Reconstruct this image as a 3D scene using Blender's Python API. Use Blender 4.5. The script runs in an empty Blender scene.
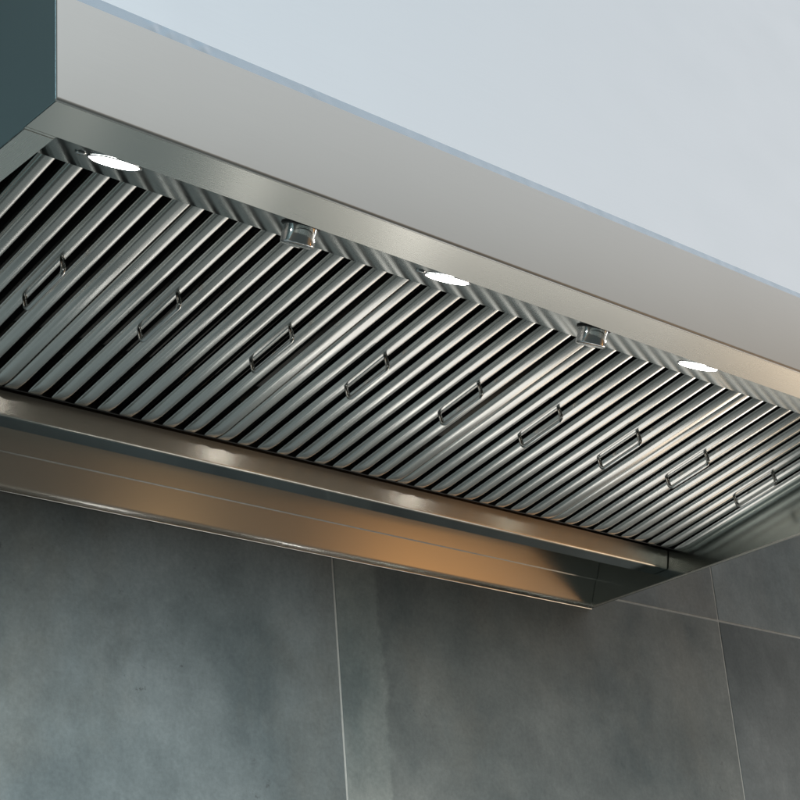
import bpy, bmesh, math, random
from mathutils import Vector, Matrix
random.seed(4)
sc = bpy.context.scene
col = sc.collection
W, D, H = 2.030, 1.063, 0.1385          # hood length, depth, fascia height (m)

# ------------------------------------------------------------------ materials
def new_mat(name):
    m = bpy.data.materials.new(name); m.use_nodes = True
    nt = m.node_tree; b = nt.nodes['Principled BSDF']
    return m, nt, b

def nd(nt, t, **kw):
    n = nt.nodes.new(t)
    for k, v in kw.items(): setattr(n, k, v)
    return n

def steel(name, base=(.60, .60, .585), rough=.27, aniso=.55, rot=.25, grain=.03, bump=.0, smudge=.05, wave=0.0, wscale=5.0, stretch=(6, 900, 1)):
    """brushed stainless steel: grain runs along the u axis of the UV map"""
    m, nt, b = new_mat(name); L = nt.links.new
    b.inputs['Metallic'].default_value = 1.0
    b.inputs['Anisotropic'].default_value = aniso
    b.inputs['Anisotropic Rotation'].default_value = rot
    tg = nd(nt, 'ShaderNodeTangent', direction_type='UV_MAP', uv_map='brush'); L(tg.outputs[0], b.inputs['Tangent'])
    uv = nd(nt, 'ShaderNodeUVMap', uv_map='brush')
    mp = nd(nt, 'ShaderNodeMapping'); mp.inputs['Scale'].default_value = stretch; L(uv.outputs[0], mp.inputs[0])
    n1 = nd(nt, 'ShaderNodeTexNoise'); n1.inputs['Scale'].default_value = 1.0; n1.inputs['Detail'].default_value = 3; L(mp.outputs[0], n1.inputs[0])
    tc = nd(nt, 'ShaderNodeTexCoord')
    n2 = nd(nt, 'ShaderNodeTexNoise'); n2.inputs['Scale'].default_value = 7.0; n2.inputs['Detail'].default_value = 5; L(tc.outputs['Object'], n2.inputs[0])
    # roughness = rough + grain*(n1-.5) + smudge*(n2-.5)
    a = nd(nt, 'ShaderNodeMath', operation='MULTIPLY_ADD'); L(n1.outputs[0], a.inputs[0]); a.inputs[1].default_value = grain; a.inputs[2].default_value = rough - grain/2 - smudge/2
    c = nd(nt, 'ShaderNodeMath', operation='MULTIPLY_ADD'); L(n2.outputs[0], c.inputs[0]); c.inputs[1].default_value = smudge; L(a.outputs[0], c.inputs[2])
    L(c.outputs[0], b.inputs['Roughness'])
    # colour varies a touch with the grain
    mx = nd(nt, 'ShaderNodeMix', data_type='RGBA'); L(n1.outputs[0], mx.inputs[0])
    mx.inputs[6].default_value = (*[v*.975 for v in base], 1); mx.inputs[7].default_value = (*[min(1, v*1.025) for v in base], 1)
    L(mx.outputs[2], b.inputs['Base Color'])
    bp = nd(nt, 'ShaderNodeBump'); bp.inputs['Strength'].default_value = bump; bp.inputs['Distance'].default_value = .001; L(n1.outputs[0], bp.inputs['Height'])
    out = bp
    if wave:
        n3 = nd(nt, 'ShaderNodeTexNoise'); n3.inputs['Scale'].default_value = wscale; n3.inputs['Detail'].default_value = 1; L(tc.outputs['Object'], n3.inputs[0])
        b2 = nd(nt, 'ShaderNodeBump'); b2.inputs['Strength'].default_value = 1; b2.inputs['Distance'].default_value = wave; L(n3.outputs[0], b2.inputs['Height']); L(bp.outputs[0], b2.inputs['Normal'])
        out = b2
    L(out.outputs[0], b.inputs['Normal'])
    return m

M = {}
M['steel'] = steel('brushed_steel', base=(.70, .685, .635))
M['fascia'] = steel('fascia_steel', base=(.605, .595, .575), rough=.33, aniso=.4, smudge=.09)
M['canopy'] = steel('canopy_steel', base=(.75, .78, .805), rough=.36, aniso=.3, smudge=.12, wave=.0022, wscale=2.2)
M['shoulder'] = steel('shoulder_steel', base=(.47, .54, .60), rough=.14, aniso=.2, bump=.004, wave=.0022, wscale=26)
M['baffle'] = steel('baffle_steel', base=(.62, .622, .60), rough=.255, aniso=.2, smudge=.05, grain=.05)
M['light_panel'] = steel('light_panel_steel', base=(.28, .315, .31), rough=.09, aniso=.0, smudge=.02, grain=.01, bump=.001)
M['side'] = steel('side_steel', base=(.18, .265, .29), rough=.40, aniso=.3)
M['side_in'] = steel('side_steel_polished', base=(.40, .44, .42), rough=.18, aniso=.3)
M['tray'] = steel('tray_steel', base=(.62, .59, .53), rough=.26, aniso=.95)
M['plate'] = steel('darkened_underside_steel', base=(.36, .43, .45), rough=.16, aniso=.2)  # darkened base colour stands in for the dim reflection under the tray
M['back'] = steel('back_steel', base=(.545, .54, .515), rough=.22, aniso=.3)
M['chrome'] = steel('polished_chrome', base=(.78, .79, .80), rough=.07, aniso=.0, grain=.02, bump=.0, smudge=.03)
M['wire'] = steel('wire_steel', base=(.52, .53, .52), rough=.2, aniso=.0, bump=.0)
m, nt, b = new_mat('shadow_steel'); b.inputs['Base Color'].default_value = (.03, .032, .032, 1); b.inputs['Metallic'].default_value = .6; b.inputs['Roughness'].default_value = .5; M['dark'] = m  # near-black base colour puts the shade of the hood interior into the steel
m, nt, b = new_mat('lamp_glass'); b.inputs['Base Color'].default_value = (.9, .92, .9, 1)
b.inputs['Emission Color'].default_value = (1, .98, .93, 1); b.inputs['Emission Strength'].default_value = 26; M['lamp'] = m
m, nt, b = new_mat('black_rubber'); b.inputs['Base Color'].default_value = (.012, .012, .012, 1); b.inputs['Roughness'].default_value = .45; M['rubber'] = m
m, nt, b = new_mat('cement_grout')
tc = nd(nt, 'ShaderNodeTexCoord'); n = nd(nt, 'ShaderNodeTexNoise'); n.inputs['Scale'].default_value = 60; nt.links.new(tc.outputs['Object'], n.inputs[0])
r = nd(nt, 'ShaderNodeValToRGB'); r.color_ramp.elements[0].color = (.24, .235, .22, 1); r.color_ramp.elements[1].color = (.40, .39, .36, 1)
nt.links.new(n.outputs[0], r.inputs[0]); nt.links.new(r.outputs[0], b.inputs['Base Color']); b.inputs['Roughness'].default_value = .85; M['grout'] = m

def tile_mat(name, seed, tint_a, tint_b, band=None):
    """concrete-look porcelain: clouds, fine specks, vertical trowel streaks, optional paler edge band with a ragged border"""
    m, nt, b = new_mat(name); L = nt.links.new
    tc = nd(nt, 'ShaderNodeTexCoord')
    off = nd(nt, 'ShaderNodeMapping'); off.inputs['Location'].default_value = (seed*3.7, seed*1.3, seed*2.1); L(tc.outputs['Object'], off.inputs[0])
    def noise(scale, detail, rough=.6, sc3=(1, 1, 1), dist=0):
        mp = nd(nt, 'ShaderNodeMapping'); mp.inputs['Scale'].default_value = sc3; L(off.outputs[0], mp.inputs[0])
        n = nd(nt, 'ShaderNodeTexNoise'); n.inputs['Scale'].default_value = scale; n.inputs['Detail'].default_value = detail
        n.inputs['Roughness'].default_value = rough; n.inputs['Distortion'].default_value = dist; L(mp.outputs[0], n.inputs[0]); return n.outputs[0]
    def ramp(sock, a, bb, ca, cb):
        r = nd(nt, 'ShaderNodeValToRGB'); r.color_ramp.elements[0].position = a; r.color_ramp.elements[1].position = bb
        r.color_ramp.elements[0].color = (*ca, 1); r.color_ramp.elements[1].color = (*cb, 1); L(sock, r.inputs[0]); return r.outputs[0]
    def mix(fac, a, bb, mode='MIX'):
        x = nd(nt, 'ShaderNodeMix', data_type='RGBA', blend_type=mode)
        if isinstance(fac, float): x.inputs[0].default_value = fac
        else: L(fac, x.inputs[0])
        for s, v in ((6, a), (7, bb)):
            if isinstance(v, tuple): x.inputs[s].default_value = (*v, 1)
            else: L(v, x.inputs[s])
        return x.outputs[2]
    c = ramp(noise(2.2, 6, .62, (1, 1, 1), .25), .37, .65, tint_a, tint_b)
    c = mix(ramp(noise(1.7, 7, .62, (1.3, 1, .9), .2), .50, .66, (0, 0, 0), (.42, .42, .42)), c, (.128, .116, .097))
    c = mix(ramp(noise(3.3, 9, .70, (1, 1, .7), .3), .55, .64, (0, 0, 0), (.30, .30, .30)), c, (.060, .066, .067))
    c = mix(1.0, c, ramp(noise(9, 8, .7, (1, 1, .8), .3), .3, .72, (.84, .85, .85), (1.14, 1.14, 1.13)), 'MULTIPLY')
    c = mix(1.0, c, ramp(noise(3, 5, .6, (5, 1, .5)), .3, .7, (.97, .97, .97), (1.03, 1.03, 1.03)), 'MULTIPLY')
    c = mix(1.0, c, ramp(noise(30, 9, .72), .32, .70, (.93, .935, .935), (1.06, 1.06, 1.055)), 'MULTIPLY')
    c = mix(1.0, c, ramp(noise(120, 4, .7), .33, .7, (.89, .89, .89), (1.08, 1.08, 1.08)), 'MULTIPLY')
    pits = ramp(noise(48, 6, .75), .62, .69, (0, 0, 0), (.8, .8, .8))
    blot = ramp(noise(4.5, 3, .5), .52, .62, (0, 0, 0), (1, 1, 1))
    c = mix(mix(1.0, pits, blot, 'MULTIPLY'), c, (.045, .047, .047))
    if band:
        sx = nd(nt, 'ShaderNodeSeparateXYZ'); L(tc.outputs['Object'], sx.inputs[0])
        w = nd(nt, 'ShaderNodeMath', operation='MULTIPLY_ADD'); L(noise(9, 6, .7), w.inputs[0]); w.inputs[1].default_value = .07; L(sx.outputs[0], w.inputs[2])
        f = ramp(w.outputs[0], band + .0315, band + .044, (1, 1, 1), (0, 0, 0))
        c = mix(f, c, mix(1.0, c, (1.46, 1.45, 1.41), 'MULTIPLY'))
    L(c, b.inputs['Base Color'])
    L(ramp(noise(6, 5), .3, .7, (.48, .48, .48), (.66, .66, .66)), b.inputs['Roughness'])
    b.inputs['Specular IOR Level'].default_value = .35
    bp = nd(nt, 'ShaderNodeBump'); bp.inputs['Strength'].default_value = .25; bp.inputs['Distance'].default_value = .0012; L(noise(70, 6, .7), bp.inputs['Height']); L(bp.outputs[0], b.inputs['Normal'])
    return m

# ------------------------------------------------------------------ mesh helpers
def finish(name, bm, m, parent=None, brush='x', smooth=None, bevel=0.0, loc=None):
    bmesh.ops.recalc_face_normals(bm, faces=bm.faces)
    uvl = bm.loops.layers.uv.new('brush')
    ax = {'x': 0, 'y': 1, 'z': 2}[brush]
    for f in bm.faces:
        n = f.normal; u = ax
        if abs(n[u]) > .8: u = (ax + 1) % 3 if abs(n[(ax + 1) % 3]) < .8 else (ax + 2) % 3
        U = Vector((0, 0, 0)); U[u] = 1
        V = n.cross(U)
        if V.length < 1e-6: V = Vector((0, 0, 1))
        V.normalize()
        for l in f.loops: l[uvl].uv = (l.vert.co.dot(U), l.vert.co.dot(V))
    me = bpy.data.meshes.new(name); bm.to_mesh(me); bm.free()
    if smooth is not None:
        for p in me.polygons: p.use_smooth = True
        me.set_sharp_from_angle(angle=math.radians(smooth))
    me.materials.append(m)
    o = bpy.data.objects.new(name, me); col.objects.link(o)
    if parent: o.parent = parent
    if loc: o.location = loc
    if bevel:
        md = o.modifiers.new('bevel', 'BEVEL'); md.width = bevel; md.segments = 2; md.limit_method = 'ANGLE'; md.angle_limit = math.radians(40)
    return o

def prism(name, prof, x0, x1, m, parent=None, bevel=.0006, smooth=None, bm=None):
    """extrude a closed (y, z) outline along x"""
    own = bm is None
    if own: bm = bmesh.new()
    a = [bm.verts.new((x0, y, z)) for y, z in prof]; c = [bm.verts.new((x1, y, z)) for y, z in prof]
    n = len(prof)
    for i in range(n): bm.faces.new((a[i], a[(i+1) % n], c[(i+1) % n], c[i]))
    bm.faces.new(a); bm.faces.new(c[::-1])
    if own: return finish(name, bm, m, parent, bevel=bevel, smooth=smooth)

def sheet(pts, t):
    """thin closed outline that follows an open (y, z) polyline, thickness t on its left side"""
    P = [Vector(p) for p in pts]; N = []
    for i in range(len(P)):
        d = Vector((0, 0))
        if i > 0: d += (P[i] - P[i-1]).normalized()
        if i < len(P) - 1: d += (P[i+1] - P[i]).normalized()
        d.normalize(); N.append(Vector((-d.y, d.x)))
    return [tuple(p) for p in P] + [tuple(p + n*t) for p, n in reversed(list(zip(P, N)))]

def lathe(bm, prof, base, axis, seg=40):
    """revolve (radius, height) about axis through base"""
    q = Vector((0, 0, 1)).rotation_difference(Vector(axis).normalized()); base = Vector(base)
    rings = []
    for r_, h_ in prof:
        if r_ < 1e-6: rings.append([bm.verts.new(base + q @ Vector((0, 0, h_)))])
        else: rings.append([bm.verts.new(base + q @ Vector((r_*math.cos(2*math.pi*i/seg), r_*math.sin(2*math.pi*i/seg), h_))) for i in range(seg)])
    for A, B in zip(rings, rings[1:]):
        for i in range(seg):
            j = (i+1) % seg
            if len(A) == 1: bm.faces.new((A[0], B[i], B[j]))
            elif len(B) == 1: bm.faces.new((A[i], A[j], B[0]))
            else: bm.faces.new((A[i], A[j], B[j], B[i]))

def tube(bm, pts, r, seg=12):
    P = [Vector(p) for p in pts]; rings = []
    up = Vector((1, 0, 0))
    for i, p in enumerate(P):
        d = (P[min(i+1, len(P)-1)] - P[max(i-1, 0)]).normalized()
        a = d.cross(up); a.normalize(); b_ = d.cross(a)
        rings.append([bm.verts.new(p + (a*math.cos(2*math.pi*k/seg) + b_*math.sin(2*math.pi*k/seg))*r) for k in range(seg)])
    for A, B in zip(rings, rings[1:]):
        for k in range(seg): bm.faces.new((A[k], A[(k+1) % seg], B[(k+1) % seg], B[k]))
    bm.faces.new(rings[0]); bm.faces.new(rings[-1][::-1])

def empty(name, loc, label, cat, group=None):
    o = bpy.data.objects.new(name, None); o.empty_display_size = .1; col.objects.link(o); o.location = loc
    o['label'] = label; o['category'] = cat
    if group: o['group'] = group
    return o

# ------------------------------------------------------------------ the tiled wall behind
wall = empty('tile_wall', (0, 0, 0), 'grey concrete-look wall of large porcelain tiles with pale grout joints behind the hood', 'wall')
YW = D + .005
bm = bmesh.new(); bmesh.ops.create_cube(bm, size=1)
for v in bm.verts: v.co = Vector((v.co.x*8 + 1.5, YW + .0075 + v.co.y*.012, v.co.z*4.2 + .0))
finish('grout', bm, M['grout'], wall)
G = .0055
xj = [-1.1136, .0864, 1.2864, 2.4864, 3.6864]
rows = [(-2.365, -1.165), (-1.165, .035), (.035, 1.235)]
tints = [((.080, .095, .099), (.160, .176, .179)), ((.058, .069, .070), (.138, .142, .135)), ((.060, .070, .073), (.130, .140, .141)), ((.075, .084, .087), (.148, .157, .158))]
k = 0
for (z0, z1) in rows:
    for i in range(4):
        w, h_ = xj[i+1] - xj[i] - G, z1 - z0 - G
        bm = bmesh.new(); bmesh.ops.create_cube(bm, size=1)
        for v in bm.verts: v.co = Vector(((v.co.x + .5)*w, (v.co.y + .5)*.009, (v.co.z + .5)*h_))
        ta, tb = tints[(i + 3*rows.index((z0, z1)) + 3) % 4] if rows.index((z0, z1)) != 1 else tints[[3, 0, 1, 2][i]]
        m = tile_mat('concrete_tile', k + 1.0, ta, tb, band=.105 if (i == 2 and z0 < 0 < z1) else None)
        finish('wall_tile', bm, m, wall, bevel=.0008, loc=(xj[i] + G/2, YW, z0 + G/2)); k += 1

# ------------------------------------------------------------------ the range hood
hood = empty('range_hood', (0, 0, 0), 'long brushed stainless steel canopy range hood mounted on the grey tiled wall', 'range hood')
T = .002
# front fascia with rolled bottom edge
prism('fascia', [(.0, H), (.0, .0035), (.0005, .0017), (.0017, .0005), (.0035, .0), (.0042, .0), (.0042, .0015), (.0025, .003), (.0025, H)], 0, W, M['fascia'], hood, bevel=0, smooth=50)
# lip under the fascia (mitred strip), then the side flanges
YL = .067
prism('front_lip', sheet([(YL, .0), (.0045, .0)], -.0016), .0006, W - .0006, M['steel'], hood, bevel=.0004)
def box(name, x0, x1, y0, y1, z0, z1, m, bevel=.0005, brush='x'):
    bm = bmesh.new(); bmesh.ops.create_cube(bm, size=1)
    for v in bm.verts: v.co = Vector((x0 + (v.co.x + .5)*(x1-x0), y0 + (v.co.y + .5)*(y1-y0), z0 + (v.co.z + .5)*(z1-z0)))
    return finish(name, bm, m, hood, brush=brush, bevel=bevel)
box('side_flange', .0035, .0405, .0725, D - .008, .0, .0016, M['steel'], brush='y')
box('lip_corner', .0006, .0405, YL + .0003, .0715, .0, .0016, M['steel'])
box('side_flange', W - .012, W - .0035, .0725, D - .008, .0, .0016, M['steel'], brush='y')
# side panels
ZC = 1.5; CA = math.radians(76)
ys = .011; zs = H + .019
yc = ys + (ZC - zs)/math.tan(CA)
for x0 in (.0003, W - T - .0003):
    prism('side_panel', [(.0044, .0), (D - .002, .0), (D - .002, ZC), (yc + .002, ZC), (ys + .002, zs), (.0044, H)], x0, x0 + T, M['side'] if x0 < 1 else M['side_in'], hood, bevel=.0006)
# shoulder strip (tapers towards the right end) and sloped canopy
bm = bmesh.new()
def quad(*p): bm.faces.new([bm.verts.new(q) for q in p])
N = 600; rowsv = []
for i in range(N + 1):
    u = i/N; x = .0 + W*u; s = 1 - .62*u
    rip = sum(A*math.exp(-((x - c)/w_)**2) for c, w_, A in ((.128, .007, -.0032), (.140, .005, .002), (.152, .006, -.0026), (.186, .006, .0022), (.200, .007, -.0034), (.215, .006, .0016), (.36, .006, .0012), (.372, .008, -.0012)))
    yt, zt_ = .0034*s, .0165*s
    col_ = [bm.verts.new((x, .0008 + (yt - .0008)*v/6 + rip*math.sin(math.pi*v/6)*s*.5, H + .0006 + zt_*v/6)) for v in range(7)]
    rowsv.append(col_ + [bm.verts.new((x, yt + .006, H + .0006 + zt_))])
for a, c in zip(rowsv, rowsv[1:]):
    for v in range(7): bm.faces.new((a[v], c[v], c[v+1], a[v+1]))
    bm.faces.new((a[7], c[7], c[0], a[0]))
bm.faces.new(rowsv[0][::-1]); bm.faces.new(rowsv[-1])
finish('canopy_shoulder', bm, M['shoulder'], hood, smooth=50)
y0c, z0c = .0042, H - .004
prism('canopy', sheet([(y0c, z0c), (y0c + (ZC - z0c)/math.tan(CA), ZC)], -T), T + .001, W - T - .001, M['canopy'], hood)
# unseen plate added above the filters, so nothing lights them from above
prism('plenum_light_block', [(.052, .26), (1.0, .26), (1.0, .262), (.052, .262)], T + .001, W - T - .001, M['dark'], hood, bevel=0)
# slanted light panel between lip and filters
LP0, LP1 = Vector((.0615, .0153)), Vector((.2586, .1071))
lt = (LP1 - LP0).normalized(); ln = Vector((lt.y, -lt.x))            # ln points down and back
prism('lip_return', [(YL, .0017), (YL, .0165), (YL - .0016, .0165), (YL - .0016, .0017)], .0024, W - .0024, M['steel'], hood, bevel=0)
prism('light_panel', sheet([tuple(LP0), tuple(LP1), (.2592, .22)], .0016), T + .001, W - T - .001, M['light_panel'], hood, bevel=.0004)
def on_panel(x, y, off=0.0):
    s = (y - LP0.x)/lt.x; p = LP0 + lt*s + ln*off
    return Vector((x, p.x, p.y))
AX = Vector((0, ln.x, ln.y))

# downlights
def downlight(x):
    bm = bmesh.new(); lathe(bm, [(.0312, .0002), (.0338, .0002), (.0343, .0008), (.0338, .0016), (.0324, .0018), (.0316, .0012), (.0312, .0002)], on_panel(x, .162), AX, 48)
    t = finish('downlight', bm, M['chrome'], hood, smooth=50)
    bm = bmesh.new(); lathe(bm, [(0, .0035), (.012, .0033), (.021, .0027), (.029, .0016), (.0312, .0006), (.0312, .0001), (0, .0001)], on_panel(x, .162), AX, 48)
    finish('lamp_lens', bm, M['lamp'], t, smooth=60)
LX = [.182, .742, 1.302, 1.862]
for x in LX: downlight(x)
# control knobs
def control_knob(x):
    p = on_panel(x, .149)
    bm = bmesh.new(); lathe(bm, [(.0, .0002), (.0265, .0002), (.0265, .0012), (.0258, .002), (.0, .002)], p, AX, 48)
    t = finish('control_knob', bm, M['rubber'], hood, smooth=50)
    bm = bmesh.new(); lathe(bm, [(0, .0022), (.0229, .0022), (.0229, .0248), (.0225, .0260), (.0215, .0267), (.020, .027), (.0, .0272)], p, AX, 64)
    finish('knob_cap', bm, M['chrome'], t, smooth=40)
for x in (.464, 1.036, 1.606): control_knob(x)
# little dome screws beside two of the lamps
for x in (LX[0] - .043, LX[1] - .044):
    bm = bmesh.new(); lathe(bm, [(.0075, .0002), (.0070, .0018), (.005, .003), (.0026, .0034), (.0024, .0024), (0, .0024)], on_panel(x, .170), AX, 24)
    finish('screw', bm, M['wire'], hood, smooth=60)

# grease channel under the low end of the filters
gp = [(.8006, .0485), (.8074, .0145), (.8080, .0128), (.8090, .0119), (.8106, .0114), (.848, .0114), (.8485, .0124), (.8485, .16), (.846, .16), (.846, .014), (.8105, .014), (.802, .0492)]
KT = 1.0145
sc_ = lambda y, z: (-1.41673 + KT*(y + 1.41673), -1.07566 + KT*(z + 1.07566))
gp = [sc_(*p) for p in gp]
prism('grease_channel', gp, .0035, W - .0048, M['tray'], hood, bevel=0, smooth=45)
box('tray_shade_plate', .0045, W - .0045, gp[4][0] + .0006, sc_(.8478, .0112)[0], sc_(.81, .0114)[1] - .0010, sc_(.81, .0114)[1] - .0002, M['plate'])  # thin dark sheet added to make the channel's underside look shaded
# back panel with seam and rolled bottom hem
ta = math.radians(22)
hem = [(D + .0005, .0125)]
pts = [(D - .0004, .0)]
ang = [4, 5, 7, 10, 14, 18, 21]
for a in ang:
    y, z = pts[-1]; st = .0018
    pts.append((y - st*math.sin(math.radians(a)), z + st*math.cos(math.radians(a))))
y, z = pts[-1]
seam = .061
pts2 = pts + [(y - (seam - z)*math.tan(ta), seam)]
pr = [(D + .0035, .0012), (D + .003, -.0014), (D + .0018, -.0026), (D + .0002, -.0028), (D - .0010, -.0020), (D - .0014, -.0008)] + pts2
prof = pr + [(p[0] + .003, p[1] + .0006) for p in reversed(pts2[3:])] + [(D + .003, .012)]
prism('back_panel', prof, T + .001, W - T - .001, M['back'], hood, bevel=0, smooth=45)
y, z = pts2[-1]
zt = .258
prism('upper_back_panel', [(y - .0026, z - .002), (y - .0026 - (zt - z)*math.tan(ta), zt), (y + .0005 - (zt - z)*math.tan(ta), zt), (y + .0008, z - .003)], T + .001, W - T - .001, M['back'], hood, bevel=.0004)

# ------------------------------------------------------------------ baffle filters
SL = math.atan(.1862)
FW, FL = .4058, .5475
ew, cw, gw = .0248, .0226, .01948                                    # edge channel, channel, gap
def channel(bm, x0, x1, dep, y0=.006, y1=FL - .003, rl=.0064, rr=.0064):
    """a downward rounded trough with spoon-shaped closed ends; bottom at z = 0"""
    def outline(xa, xb, d, zoff):
        P = [(xa - (.0012 if rl > .005 else 0), d)]
        for k in range(6):
            a = math.pi + math.pi/2*k/5; P.append((xa + 1.42*rl + 1.42*rl*math.cos(a), rl + rl*math.sin(a)))
        P.append(((xa + xb)/2 - .0008, -.0003)); P.append(((xa + xb)/2 + .0008, -.0003))
        for k in range(6):
            a = -math.pi/2 + math.pi/2*k/5; P.append((xb - 1.3*rr + 1.3*rr*math.cos(a), rr + rr*math.sin(a)))
        P.append((xb + (.0012 if rr > .005 else 0), d))
        return [(x, z + zoff*(1 - z/dep)) for x, z in P]
    stations = [(y0, .9, .0020, 0), (y0 + .003, 1, 0, 0), (y1 - .036, 1, 0, 0), (y1 - .026, 1, .0007, 0), (y1 - .016, 1, .0022, 0), (y1 - .009, .985, .0040, 0), (y1 - .0045, .97, .0055, 0), (y1 - .0018, .93, .0066, 0), (y1 - .0004, .88, .0073, 0)]
    rings = []
    for y, sx, zo, ins in stations:
        P = outline(x0, x1, dep, zo); xm = (x0 + x1)/2
        rings.append([bm.verts.new((xm + (x - xm)*sx, y, z)) for x, z in P])
    for A, B in zip(rings, rings[1:]):
        for i in range(len(A) - 1): bm.faces.new((A[i], A[i+1], B[i+1], B[i]))
    bm.faces.new(rings[0]); bm.faces.new(rings[-1][::-1])

def make_filter():
    f = empty('baffle_filter', (0, 0, 0), '', 'grease filter', 'stainless baffle filters in the hood')
    DEP = .0078
    # channels
    xs = [(.0012, ew)] + [(ew + gw + i*(cw + gw), ew + gw + i*(cw + gw) + cw) for i in range(8)] + [(FW - ew, FW - .0012)]
    for i, (a, b_) in enumerate(xs):
        bm = bmesh.new(); channel(bm, a, b_, DEP, rl=.0040 if i == 0 else .0064, rr=.0040 if i == 9 else .0064)
        finish('baffle', bm, M['baffle'], f, brush='y', smooth=38)
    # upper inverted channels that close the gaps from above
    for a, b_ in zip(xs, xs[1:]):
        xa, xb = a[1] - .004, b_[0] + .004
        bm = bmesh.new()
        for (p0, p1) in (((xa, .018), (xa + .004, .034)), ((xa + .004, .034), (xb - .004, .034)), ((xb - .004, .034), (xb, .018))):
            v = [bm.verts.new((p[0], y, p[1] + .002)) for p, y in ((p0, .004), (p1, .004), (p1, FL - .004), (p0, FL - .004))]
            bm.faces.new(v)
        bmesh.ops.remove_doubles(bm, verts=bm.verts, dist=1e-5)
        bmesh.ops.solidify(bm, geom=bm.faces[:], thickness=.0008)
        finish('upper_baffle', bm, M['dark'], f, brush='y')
    # frame rails at both ends
    for y0, y1 in ((.0, .0045), (FL - .0022, FL)):
        bm = bmesh.new(); bmesh.ops.create_cube(bm, size=1)
        for v in bm.verts: v.co = Vector(((v.co.x + .5)*(FW - .001) + .0005, y0 + (v.co.y + .5)*(y1 - y0), .0075 + (v.co.z + .5)*.030))
        finish('end_rail', bm, M['dark'], f, bevel=.0006)
    # two lifting handles of bent wire, each on a channel
    for ci in (2, 7):
        xc = (xs[ci][0] + xs[ci][1])/2
        ya, yb, ph, br = .2175, .3175, .026, .008
        pts = [(xc, ya, .002)]
        pts.append((xc, ya, -ph + br))
        for k in range(1, 6):
            a = math.pi/2*k/5; pts.append((xc, ya + br - br*math.cos(a), -ph + br - br*math.sin(a)))
        for k in range(0, 6):
            a = math.pi/2*k/5; pts.append((xc, yb - br + br*math.sin(a), -ph + br - br*math.cos(a)))
        pts.append((xc, yb, .002))
        bm = bmesh.new(); tube(bm, pts, .0036); tube(bm, [(xc, ya - .002, -.0006), (xc, yb + .002, -.0006)], .0011, 8)
        finish('handle', bm, M['wire'], f, smooth=60)
    return f
def copy_tree(o, parent=None):
    c = o.copy(); col.objects.link(c); c.parent = parent
    for ch in list(o.children): copy_tree(ch, c)
    return c
proto = make_filter()
flabels = ['leftmost baffle filter, cut off by the picture edge and lying behind the steel side flange',
           'second baffle filter from the left, just right of the first downlight',
           'middle baffle filter of the five, the central downlight above its front end',
           'fourth baffle filter from the left, the right-hand downlight above its front end',
           'rightmost baffle filter, its last channels shaded by the hood side panel']
for i in range(5):
    f = proto if i == 0 else copy_tree(proto)
    yf = .2635
    f.location = (-.0012 + i*.4062, yf, .1201 - .1862*(yf - .41017))
    f.rotation_euler = (-SL, 0, 0)
    f['label'] = flabels[i]

# ------------------------------------------------------------------ light
w = bpy.data.worlds.new('World'); sc.world = w; w.use_nodes = True
nt = w.node_tree; L = nt.links.new; bg = nt.nodes['Background']
tc = nd(nt, 'ShaderNodeTexCoord'); sx = nd(nt, 'ShaderNodeSeparateXYZ'); L(tc.outputs['Generated'], sx.inputs[0])
mr = nd(nt, 'ShaderNodeMapRange'); mr.inputs[1].default_value = -1; mr.inputs[2].default_value = 1; L(sx.outputs[2], mr.inputs[0])
rp = nd(nt, 'ShaderNodeValToRGB'); L(mr.outputs[0], rp.inputs[0])
els = [(0, (.05, .06, .06)), (.30, (.055, .065, .063)), (.42, (.075, .078, .07)), (.48, (.22, .20, .165)), (.53, (.30, .28, .25)), (.66, (.64, .68, .69)), (.82, (.72, .76, .785)), (.90, (.715, .785, .835)), (1, (.66, .78, .86))]
cr = rp.color_ramp
while len(cr.elements) < len(els): cr.elements.new(.5)
for e_, (p, c) in zip(cr.elements, els): e_.position = p; e_.color = (*c, 1)
vd = nd(nt, 'ShaderNodeVectorMath', operation='DOT_PRODUCT'); vd.inputs[1].default_value = Vector((.90, -.40, .22)).normalized(); L(tc.outputs['Generated'], vd.inputs[0])
cl = nd(nt, 'ShaderNodeClamp'); L(vd.outputs['Value'], cl.inputs[0])
pw = nd(nt, 'ShaderNodeMath', operation='POWER'); pw.inputs[1].default_value = 40; L(cl.outputs[0], pw.inputs[0])
wm = nd(nt, 'ShaderNodeMix', data_type='RGBA'); L(pw.outputs[0], wm.inputs[0]); wm.inputs[7].default_value = (.70, .56, .42, 1); L(rp.outputs[0], wm.inputs[6])
vd = nd(nt, 'ShaderNodeVectorMath', operation='DOT_PRODUCT'); vd.inputs[1].default_value = Vector((.72, -.60, -.30)).normalized(); L(tc.outputs['Generated'], vd.inputs[0])
cl = nd(nt, 'ShaderNodeClamp'); L(vd.outputs['Value'], cl.inputs[0])
pw = nd(nt, 'ShaderNodeMath', operation='POWER'); pw.inputs[1].default_value = 35; L(cl.outputs[0], pw.inputs[0])
w2 = nd(nt, 'ShaderNodeMix', data_type='RGBA'); L(pw.outputs[0], w2.inputs[0]); w2.inputs[7].default_value = (.22, .145, .085, 1); L(wm.outputs[2], w2.inputs[6])
vd = nd(nt, 'ShaderNodeVectorMath', operation='DOT_PRODUCT'); vd.inputs[1].default_value = Vector((.80, -.22, .56)).normalized(); L(tc.outputs['Generated'], vd.inputs[0])
cl = nd(nt, 'ShaderNodeClamp'); L(vd.outputs['Value'], cl.inputs[0])
pw = nd(nt, 'ShaderNodeMath', operation='POWER'); pw.inputs[1].default_value = 26; L(cl.outputs[0], pw.inputs[0])
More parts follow.
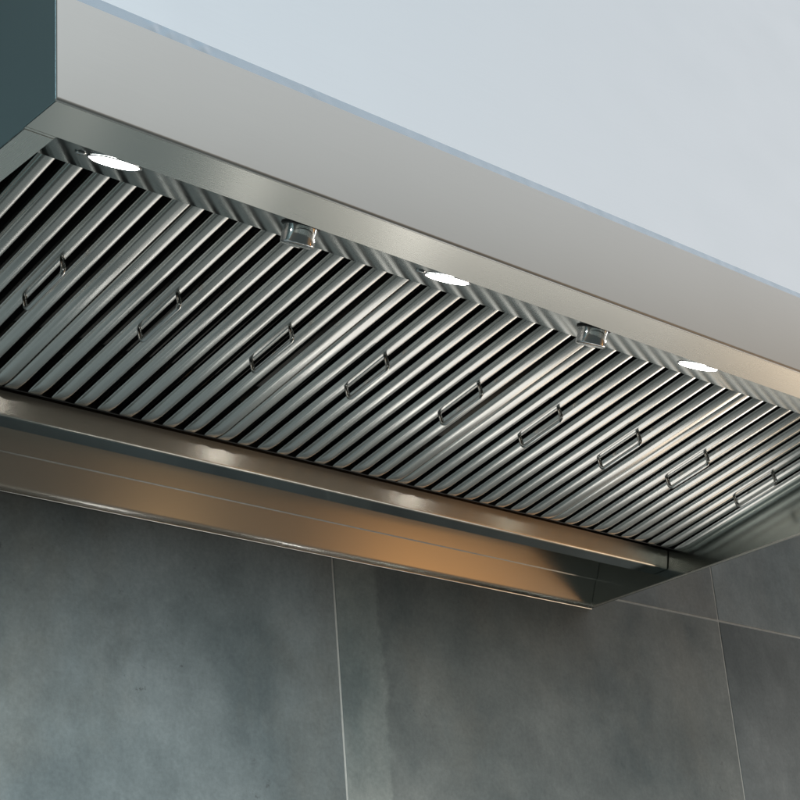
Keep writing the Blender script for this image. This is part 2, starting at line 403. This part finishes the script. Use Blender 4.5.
w3 = nd(nt, 'ShaderNodeMix', data_type='RGBA'); L(pw.outputs[0], w3.inputs[0]); w3.inputs[7].default_value = (.90, .91, .93, 1); L(w2.outputs[2], w3.inputs[6])
L(w3.outputs[2], bg.inputs[0]); bg.inputs[1].default_value = 1.0

def area(name, loc, target, sx_, sy_, power, color):
    l = bpy.data.lights.new(name, 'AREA'); l.shape = 'RECTANGLE'; l.size = sx_; l.size_y = sy_; l.energy = power; l.color = color
    o = bpy.data.objects.new(name, l); col.objects.link(o); o.location = loc
    o.rotation_euler = (Vector(target) - Vector(loc)).to_track_quat('-Z', 'Y').to_euler()
    return o
area('front_left_key', (-1.2, -3.4, .60), (-.1, 1.0, -.8), 1.8, 1.3, 76, (.84, .96, .985)).data.spread = math.radians(75)  # cool key light set at front left for the wall, source unseen
area('warm_front_fill', (3.65, -1.0, -.95), (1.5, 1.0, .05), .72, .45, 1.4, (1, .46, .13))  # orange light added low in front for the back panel's glow, source unseen
area('hot_spot_fill', (2.35, -1.0, -.9), (.9, 1.0, .05), .22, .3, .30, (1, .60, .26))  # small added light that makes the hot spot on the back panel
area('right_fill', (4.6, .9, -.9), (1.6, .6, .05), 1.8, 1.2, 40, (1, .97, .93))  # added fill from the right to brighten the baffles, no window known there
area('warm_lip_fill', (3.0, .75, -.95), (2.2, .4, .1), 1.5, .5, 4.2, (1, .80, .60))  # added warm fill, out of view, tinting the lip and right-hand baffles
area('below_fill', (1.85, .74, -.92), (1.85, .6, .1), 1.25, .55, 2.9, (1, .96, .91))  # unseen fill added below so the baffle faces turn bright
for x, p in ((.66, .04), (1.05, .15), (1.48, .15)):
    area('below_fill', (x, .92, -.80), (x, .3, .0), .07, .22, p, (1, .98, .93))  # small unseen lights added for the sheen bars on the lip
area('broad_underlight', (1.3, .45, -1.0), (1.3, .5, .1), 2.6, .5, .65, (.90, 1, .98))  # dim broad light added below, in place of a lit cooking surface

# ------------------------------------------------------------------ camera
cam = bpy.data.cameras.new('Camera'); co = bpy.data.objects.new('Camera', cam); col.objects.link(co)
yaw, pit, rol = map(math.radians, (-43.92653, 112.88239, -4.73514))
R = Matrix.Rotation(yaw, 4, 'Z') @ Matrix.Rotation(pit, 4, 'X') @ Matrix.Rotation(rol, 4, 'Z')
co.matrix_world = Matrix.Translation((-.89099, -1.41673, -1.07566)) @ R
cam.sensor_width = 36; cam.lens = 1789.06/800*36; cam.clip_start = .05; cam.clip_end = 200
sc.camera = co
sc.view_settings.view_transform = 'Standard'; sc.view_settings.look = 'None'; sc.view_settings.exposure = 0; sc.view_settings.gamma = 1
